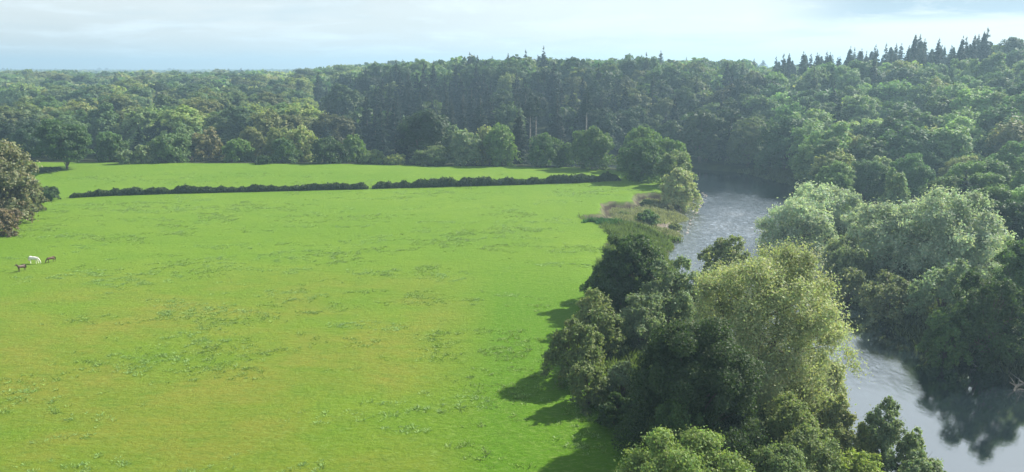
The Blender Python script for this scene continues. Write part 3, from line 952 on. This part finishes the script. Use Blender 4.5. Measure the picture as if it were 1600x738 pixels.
    def colour(i):
        q = rng.uniform()
        if con[i]:
            nm = 'dark blue-green' if q < .45 else ('deep green' if q < .75 else 'dull green'); base = PALC[nm]
        else:
            if b[i] < -.2: tb = (('olive', .26), ('yellow-green', .16), ('mid green', .3), ('dark green', .14), ('pale green', .14))
            elif b[i] < .12: tb = (('mid green', .35), ('dark green', .45), ('pale green', .1), ('olive', .1))
            else: tb = (('mid green', .38), ('dark green', .27), ('pale green', .22), ('olive', .13))
            s = 0; nm = 'mid green'
            for a_, w_ in tb:
                s += w_
                if q < s: nm = a_; break
            base = PALB[nm]
        if -.24 < b[i] < .32 and slope_pos[i] < .72: base = tuple(v * .62 for v in base)     # shade of the steep central wood darkened into the leaf colours
        if b[i] >= .32 and not con[i]: base = (base[0] * 1.32, base[1] * 1.3, base[2] * 1.35)                  # pale haze over the right hillside put into the leaf colours
        return nm, tuple(np.clip(np.array(base) * rng.uniform(.68, 1.38) * rng.uniform(.93, 1.07, 3), 0, 1))
    fine = [broadleaf(50 + s, 5.4, 16, .6, 26000, .28, ('round', 'dome', 'soft', 'dome')[s], .6) for s in range(4)]
    med = [broadleaf(60 + s, 5.4, 16, .6, 12000, .42, ('dome', 'round', 'dome', 'soft', 'dome', 'dome')[s], .45) for s in range(6)]
    cfin = [conifer(70 + s, 3.9, 20, 12000, .36) for s in range(2)]
    cmed = [conifer(80 + s, 3.9, 20, 8000, .42, None, .12 + .05 * s) for s in range(4)]

    def zone(i):
        if b[i] < -.45: return 'the wood behind the lone field tree', 'trees of the wood behind the lone tree'
        if b[i] < -.22: return 'the mixed wood behind the long hedge', 'trees of the mixed wood on the left'
        if b[i] < .04: return 'the dark steep wood in the centre', 'trees of the steep central wood'
        if b[i] < .30: return 'the wooded slope above the river bend', 'trees above the river bend'
        if b[i] < .46: return 'the right bank hillside above the willows', 'trees on the right bank hillside'
        return 'the hillside at the far right', 'trees on the far right hillside'

    def band(i):
        f_ = pyt[i]
        sk = np.interp(pxs[i], [0, 450, 600, 1000, 1200, 1400, 1600], [107, 104, 93, 86, 88, 62, 48])
        lowr = np.interp(pxs[i], [0, 800, 1100, 1300, 1600], [230, 230, 290, 300, 420])
        q = (f_ - sk) / (lowr - sk)
        return 'on the skyline' if q < .06 else 'near the top' if q < .28 else 'halfway up' if q < .55 else 'low down' if q < .8 else 'at the foot'
    info = {}
    for kind, ids in (('broadleaf', ind_b), ('conifer', ind_c)):
        for i in ids:
            nm, col = colour(i)
            info[i] = (kind, nm, col, zone(i), band(i))
    cells = {}
    for i, v in info.items():
        cells.setdefault((v[0], v[1], v[3][0], v[4]), []).append(i)
    ORD = ['first', 'second', 'third', 'fourth', 'fifth', 'sixth', 'seventh', 'eighth', 'ninth', 'tenth', 'eleventh', 'twelfth',
           'thirteenth', 'fourteenth', 'fifteenth', 'sixteenth', 'seventeenth', 'eighteenth', 'nineteenth', 'twentieth']
    SHORT = {'the wood behind the lone field tree': 'wood behind the lone tree',
             'the mixed wood behind the long hedge': 'wood behind the hedge',
             'the dark steep wood in the centre': 'steep central wood',
             'the wooded slope above the river bend': 'slope above river bend',
             'the right bank hillside above the willows': 'hillside behind the willows',
             'the hillside at the far right': 'far right hillside'}
    for (kind, nm, zn, bd), ids in cells.items():
        ids = sorted(ids, key=lambda q: pxs[q])
        for k, i in enumerate(ids):
            bdw = bd
            if len(ids) == 1: lab = 'the only %s %s %s, %s' % (nm, kind, bdw, SHORT[zn])
            else:
                o_ = ORD[k] if k < 20 else '%dth' % (k + 1)
                lab = '%s %s %s from the left %s, %s' % (o_, nm, kind, bdw, SHORT[zn])
            v = info[i]
            hh = h[i]; dist = y[i]
            rot = rng.uniform(0, 2 * PI)
            if kind == 'broadleaf':
                ms = fine[rng.integers(4)] if dist < 225 else med[rng.integers(6)]
                sc = (r[i] / 5.4, r[i] / 5.4, hh / 16)
                put_tree('broadleaf_tree', (x[i], y[i], z[i] - .1), ms, v[2], lab, 'tree', v[3][1], rot, sc)
            else:
                ms = cfin[rng.integers(2)] if dist < 225 else cmed[rng.integers(4)]
                sc = (r[i] / 3.9, r[i] / 3.9, hh / 20)
                put_tree('conifer_tree', (x[i], y[i], z[i] - .1), ms, v[2], lab, 'conifer', v[3][1].replace('trees', 'conifers', 1), rot, sc)
    # the rest of the wood: one mass
    def coarse(p, n_, seed, isc):
        r_ = np.random.default_rng(seed)
        if isc:
            u = r_.uniform(0, 1, n_) ** .75; a = r_.uniform(0, 2 * PI, n_); rr = (1 - u) ** .85 * r_.uniform(.75, 1, n_)
            P = np.stack([np.cos(a) * rr, np.sin(a) * rr, u * .9 + .1], 1); O = nrm(np.stack([np.cos(a), np.sin(a), a * 0 + .5], 1))
            return P, O, np.ones(n_)
        P, O, S, _ = crown_points(r_, 1, .5, n_, p)
        P[:, 2] += .5
        return P, O, S
    pro = [coarse('round', 560, 5, False), coarse('loose', 560, 6, False), coarse('tall', 560, 7, False)]
    prc = [coarse(None, 420, 8, True), coarse(None, 420, 9, True)]
    Ps, Os, Ts, Ss = [], [], [], []
    for i in list(rest_b) + list(rest_c):
        isc = con[i]
        P, O, S = prc[rng.integers(2)] if isc else pro[rng.integers(3)]
        a = rng.uniform(0, 2 * PI); ca, sa = math.cos(a), math.sin(a)
        Rm = np.array([[ca, -sa, 0], [sa, ca, 0], [0, 0, 1]])
        P = P @ Rm.T; O = O @ Rm.T
        sub = slice(None) if y[i] < 1100 else slice(0, 200)
        P = P[sub]; O = O[sub]; S = S[sub]
        Ps.append(P * np.array([r[i], r[i], h[i]]) + np.array([x[i], y[i], z[i]])); Os.append(O)
        Ts.append(np.array(colour(i)[1])[None, :] * S[:, None]); Ss.append(np.full(len(P), (1.25 if y[i] < 1100 else 2.3) * r[i] / (5.5 if not isc else 4.4)))
    P = np.vstack(Ps); O = np.vstack(Os); T = np.vstack(Ts); S = np.concatenate(Ss)
    v, f, k = cards(rng, P, O, S, 1.3, .6, 0, T)
    tag(link('distant_wood', mesh_from('distant_wood', v, f, M_leaf, k)),
        'distant mass of mixed woodland fading to the horizon', 'woodland', kind='stuff')


build_wood()

# ------------------------------------------------------------------ grass tussocks, scrub and reeds


def tufts(name, label, pts, n_blade, hgt, wid, col, seed, cat='grass', flop=.5):
    rng = np.random.default_rng(seed)
    n = len(pts)
    P = np.repeat(pts, n_blade, axis=0); m = len(P)
    sc = np.repeat(rng.uniform(.6, 1.4, n), n_blade)
    a = rng.uniform(0, 2 * PI, m); rr = np.abs(rng.normal(0, wid, m)) * sc
    base = P + np.stack([np.cos(a) * rr, np.sin(a) * rr, np.zeros(m)], 1)
    base[:, 2] = terrain(base[:, 0], base[:, 1])[0] - .02
    hh = hgt * sc * rng.uniform(.5, 1.2, m) * np.exp(-(rr / (wid * 2.0)) ** 2)
    tip = base + np.stack([np.cos(a) * hh * flop, np.sin(a) * hh * flop, hh], 1)
    th = rng.uniform(0, PI, m); w = .06 + .05 * hh
    s = np.stack([np.cos(th) * w, np.sin(th) * w, np.zeros(m)], 1)
    v = np.stack([base - s, base + s, tip + s * .4, tip - s * .4], 1).reshape(-1, 3)
    f = np.arange(m * 4).reshape(m, 4)
    t = np.array(col)[None, :] * rng.uniform(.75, 1.25, (m, 1)) * np.repeat(rng.uniform(.8, 1.2, n), n_blade)[:, None]
    return tag(link(name, mesh_from(name, v, f, M_leaf, np.repeat(t, 4, axis=0))), label, cat, kind='stuff')


def scatter_meadow():
    rng = np.random.default_rng(9)
    n = 90000
    y = rng.uniform(62, 262, n) ; x = rng.uniform(-1, 1, n) * (y * .70 + 5)
    z, md, sc, gv = terrain(x, y)
    patch = fbm(x / 16, y / 9, 31, 4); p2 = fbm(x / 4, y / 2.5, 33, 3)
    near = np.interp(y, [60, 130, 220, 262], [.25, .8, .75, .3])
    ok = (md > .5) & (patch > .60 + .05 * rng.normal(size=n)) & (p2 > .50) & (rng.uniform(0, 1, n) < near)
    P = np.stack([x, y, z], 1)[ok][:11000]
    tufts('meadow_tussocks', 'scattered coarse grass tussocks across the meadow turf', P, 18, .16, .42, (.20, .30, .075), 3, 'grass', 1.3)
    ok2 = (md > .5) & (fbm(x / 11, y / 5, 51, 4) > .61) & (fbm(x / 2.5, y / 1.5, 53, 2) > .45) & (rng.uniform(0, 1, n) < near)
    P = np.stack([x, y, z], 1)[ok2][:5500]
    tufts('pale_weeds', 'pale grey-green patches of thistle and weeds in the meadow', P, 14, .14, .34, (.22, .34, .11), 13, 'weeds', 1.8)
    # dry scrub on the eroded bank and rank growth along the strip
    n = 26000
    y = rng.uniform(182, 252, n); x = rng.uniform(5, 66, n)
    z, md, sc, gv = terrain(x, y)
    ok = (sc > .5) & (gv < .5) & (poly_dist(x, y, SCARP) > 2.2) & (rng.uniform(0, 1, n) < .30 + .9 * (fbm(x / 6, y / 6, 4, 3) > .52))
    P = np.stack([x, y, z], 1)[ok][:1300]
    tufts('dry_scrub', 'straw coloured dry weeds and scrub on the eroded river bank', P, 26, .8, .5, (.235, .250, .165), 4, 'weeds')
    n = 30000
    y = rng.uniform(50, 188, n); x = rng.uniform(0, 52, n)
    z, md, sc, gv = terrain(x, y)
    ok = (md < .5) & (z > -3.9) & inside(x, y, INNER)
    P = np.stack([x, y, z], 1)[ok][:4200]
    tufts('undergrowth', 'rank green undergrowth between the meadow and the river trees', P, 26, .8, .6, (.12, .17, .055), 5, 'undergrowth')
    # nettles and dock beside the scarp
    n = 2600
    cx, cy_ = gp(948, 354, -1.5)
    x = rng.normal(cx, 1.8, n); y = rng.normal(cy_, 2.0, n); z, *_ = terrain(x, y)
    tufts('nettle_patch', 'blue-green nettle patch beside the cut bank at the meadow edge', np.stack([x, y, z], 1)[:420], 26, .9, .5, (.055, .135, .055), 6, 'nettles')
    # growth on the wooded bank just above the water
    n = 12000
    y = rng.uniform(90, 300, n); x = rng.uniform(50, 120, n)
    z, *_ = terrain(x, y); dr = poly_dist(x, y, RIGHT_BANK)
    ok = (~inside(x, y, RIVER)) & (~inside(x, y, INNER)) & (dr < 16) & (dr > .8)
    P = np.stack([x, y, z], 1)[ok][:3200]
    tufts('bank_growth', 'dull brown and green weeds along the right river bank', P, 24, 1.2, .7, (.10, .125, .065), 7, 'weeds')


scatter_meadow()


def stones():
    rng = np.random.default_rng(12)
    V, Fc, n0 = [], [], 0
    bx = np.array([(-1, -1, -.6), (1, -1, -.6), (1, 1, -.6), (-1, 1, -.6), (-.6, -.6, .6), (.6, -.6, .6), (.6, .6, .6), (-.6, .6, .6)], float)
    fb = np.array([(0, 3, 2, 1), (4, 5, 6, 7), (0, 1, 5, 4), (1, 2, 6, 5), (2, 3, 7, 6), (3, 0, 4, 7)])
    k = 0
    while k < 700:
        y = rng.uniform(186, 250); x = rng.uniform(38, 66)
        a = np.array([x]); b_ = np.array([y])
        d = poly_dist(a, b_, LEFT_BANK)[0]
        if d > (2.0 if inside(a, b_, RIVER)[0] else 6.5): continue
        z = max(ground_z(x, y), -4.1) if inside(a, b_, RIVER)[0] else ground_z(x, y)
        s = rng.uniform(.12, .42) * (1.5 if rng.uniform() < .05 else 1)
        v = (bx + rng.normal(0, .18, bx.shape)) * s * np.array([1, .8, .6])
        V.append(v + [x, y, z]); Fc.append(fb + n0); n0 += 8; k += 1
    me = mesh_from('river_stones', np.vstack(V), np.vstack(Fc), plain_material('stone', (.42, .37, .32), .85, .4, 1.5))
    tag(link('river_stones', me), 'pale stones strewn along the shingle edge of the river', 'stones', kind='stuff')


stones()

# ------------------------------------------------------------------ fallen branches in the water


def driftwood(loc, size, nb, seed, label, name='fallen_branch'):
    rng = np.random.default_rng(seed)
    root = thing(name, loc, label, 'branch', 'dead wood lying in the river')
    a0 = rng.uniform(0, 2 * PI)
    main = [np.array([0, 0, -.3]), np.array([.4 * size, .1 * size, .35]), np.array([.9 * size, -.05 * size, .5]), np.array([1.5 * size, .1 * size, .1])]
    V, Fc = tubes([(main, [.16, .13, .09, .03])], 6)
    link('limb', mesh_from('limb', V, Fc, M_pale, None, True), root)
    paths = []
    for k in range(nb):
        u = rng.uniform(.1, .95) * 3; j = int(u); p = main[j] + (main[j + 1] - main[j]) * (u - j)
        d = np.array([rng.normal(0, .6), rng.normal(0, .7), rng.uniform(.1, .6)]) * size * rng.uniform(.3, .7)
        m_ = p + d * .5 + rng.normal(0, .05, 3)
        paths.append(([p, m_, p + d], [.06, .04, .012]))
    V, Fc = tubes(paths, 5)
    link('twigs', mesh_from('twigs', V, Fc, M_pale, None, True), root)
    root.rotation_euler = (0, 0, a0)


g = ground_at(1583, 612, -4); driftwood((g[0], g[1], -4), 4.2, 22, 3, 'bare grey fallen branches in the dark water at the right edge')
g = ground_at(1503, 566, -4); driftwood((g[0], g[1], -4), 1.6, 12, 5, 'small pale snag of twigs in the dark water below the right bank')

# ------------------------------------------------------------------ horses


def skin_mesh(name, nodes, edges, mat):
    me = bpy.data.meshes.new(name + '_cage')
    me.from_pydata([n[0] for n in nodes], edges, [])
    o = bpy.data.objects.new(name + '_cage', me); C.objects.link(o)
    sk = o.modifiers.new('s', 'SKIN'); sk.use_smooth_shade = True
    ss = o.modifiers.new('d', 'SUBSURF'); ss.levels = 2; ss.render_levels = 2
    if not me.skin_vertices:
        bpy.context.view_layer.objects.active = o
        bpy.ops.mesh.customdata_skin_add() if bpy.ops.mesh.customdata_skin_add.poll() else None
    for i, n in enumerate(nodes):
        me.skin_vertices[0].data[i].radius = n[1]
        me.skin_vertices[0].data[i].use_root = (i == 0)
    dg = bpy.context.evaluated_depsgraph_get(); dg.update()
    res = bpy.data.meshes.new_from_object(o.evaluated_get(dg))
    bpy.data.objects.remove(o); res.name = name
    res.materials.clear(); res.materials.append(mat)
    return res


def horse(loc, rz, sc, grazing, coat, dark, label, pose=0):
    root = thing('horse', loc, label, 'horse', 'horses grazing in the meadow', rz)
    root.scale = (sc, sc, sc)
    p = pose * .12
    nd = [((-.55, 0, 1.12), (.30, .33)), ((-.15, 0, 1.08), (.32, .37)), ((.30, 0, 1.12), (.29, .35)), ((.62, 0, 1.20), (.20, .24)),
          ((-.82, 0, 1.20), (.20, .22))]
    ed = [(0, 1), (1, 2), (2, 3), (0, 4)]

    def chain(start, pts):
        j = start
        for q in pts:
            nd.append(q); ed.append((j, len(nd) - 1)); j = len(nd) - 1
        return j
    if grazing:
        chain(3, [((.86, 0, 1.08), (.13, .20)), ((1.12, 0, .74), (.09, .14)), ((1.28, 0, .46), (.085, .12)), ((1.30, 0, .26), (.07, .10)), ((1.27, 0, .08), (.05, .065))])
    else:
        chain(3, [((.82, 0, 1.36), (.13, .19)), ((1.02, 0, 1.62), (.09, .14)), ((1.12, 0, 1.76), (.09, .12)), ((1.30, 0, 1.66), (.065, .09)), ((1.48, 0, 1.54), (.05, .06))])
    for s in (-1, 1):
        dx = .12 * s * pose
        chain(3, [((.58, .15 * s, .92), (.11, .12)), ((.60 + dx * .5, .16 * s, .55), (.06, .07)), ((.60 + dx, .16 * s, .16), (.04, .045)), ((.64 + dx, .16 * s, .04), (.06, .06))])
        chain(4, [((-.72, .16 * s, .92), (.13, .17)), ((-.66 - dx * .5, .17 * s, .70), (.08, .10)), ((-.84 - dx, .17 * s, .48), (.05, .065)), ((-.80 - dx, .17 * s, .15), (.04, .045)), ((-.75 - dx, .17 * s, .04), (.06, .06))])
    link('body', skin_mesh('body', nd, ed, coat), root)
    # tail, mane, ears
    rng = np.random.default_rng(4)
    paths = []
    for k in range(9):
        q = rng.normal(0, .03, 2)
        paths.append(([(-1.0, q[0], 1.30), (-1.14, q[0] * 1.5, 1.10), (-1.16 + q[1], q[0] * 2, .80), (-1.10 + q[1], q[0] * 2.4, .52)], [.035, .045, .04, .012]))
    V, Fc = tubes(paths, 5); link('tail', mesh_from('tail', V, Fc, dark, None, True), root)
    crest = [(.66, 1.46), (.90, 1.30), (1.10, 1.00), (1.26, .70)] if grazing else [(.70, 1.46), (.80, 1.62), (.92, 1.78), (1.04, 1.88)]
    paths = []
    for k in range(14):
        u = k / 13 * 2.99; j = int(u); a = np.array(crest[j]); b_ = np.array(crest[j + 1]); c_ = a + (b_ - a) * (u - j)
        paths.append(([(c_[0], 0, c_[1]), (c_[0] - .02, .07, c_[1] - .03), (c_[0] - .05, .12, c_[1] - .2)], [.03, .035, .01]))
    V, Fc = tubes(paths, 5); link('mane', mesh_from('mane', V, Fc, dark, None, True), root)
    hx, hz = (1.24, .60) if grazing else (1.08, 1.88)
    up = (-.02, .12) if not grazing else (-.08, .10)
    for s in (-1, 1):
        V, Fc = tubes([([(hx, .055 * s, hz), (hx + up[0], .075 * s, hz + up[1] * .6), (hx + up[0] * 1.6, .08 * s, hz + up[1] * 1.2)], [.03, .035, .006])], 6)
        link('ear', mesh_from('ear', V, Fc, coat, None, True), root)
    return root


def horses():
    white = plain_material('white_coat', (.80, .78, .72), .6, .06, 2)
    wm = plain_material('pale_hair', (.62, .58, .50), .7, .1, 8)
    brown = plain_material('bay_coat', (.065, .032, .020), .5, .2, 2)
    ches = plain_material('chestnut_coat', (.10, .052, .030), .5, .2, 2)
    black = plain_material('black_hair', (.02, .016, .013), .6, .1, 8)
    for (px, py, rz, sc, gr, coat, hair, lab, ps) in (
            (54, 412, math.radians(-8), .98, True, white, wm, 'white horse grazing with lowered head, between two brown horses', 1),
            (80, 410, math.radians(236), .76, True, ches, black, 'brown horse grazing to the right of the white horse', 1),
            (34, 424, math.radians(250), .82, False, brown, black, 'brown horse standing upright, furthest left and nearest of the three', 0)):
        g = ground_at(px, py, 0); z = ground_z(g[0], g[1])
        horse((g[0], g[1], z), rz, sc, gr, coat, hair, lab, ps)


horses()

# ------------------------------------------------------------------ haze


def build_haze(density=.0004):
    m, nt, N, L = new_mat('haze')
    out = N('ShaderNodeOutputMaterial'); v = N('ShaderNodeVolumePrincipled')
    v.inputs['Color'].default_value = (.52, .78, 1.0, 1)
    v.inputs['Density'].default_value = density
    v.inputs['Anisotropy'].default_value = .3
    L(v.outputs[0], out.inputs['Volume'])
    x0, x1, y0, y1, z0, z1 = -5600, 5600, -500, 6900, -8, 110
    P = [(x, y, z) for z in (z0, z1) for (x, y) in ((x0, y0), (x1, y0), (x1, y1), (x0, y1))]
    Fs = [(0, 3, 2, 1), (4, 5, 6, 7), (0, 1, 5, 4), (1, 2, 6, 5), (2, 3, 7, 6), (3, 0, 4, 7)]
    tag(link('haze', mesh_from('haze', P, Fs, m)), 'thin bluish haze filling the valley air', 'haze', kind='stuff')


build_haze()
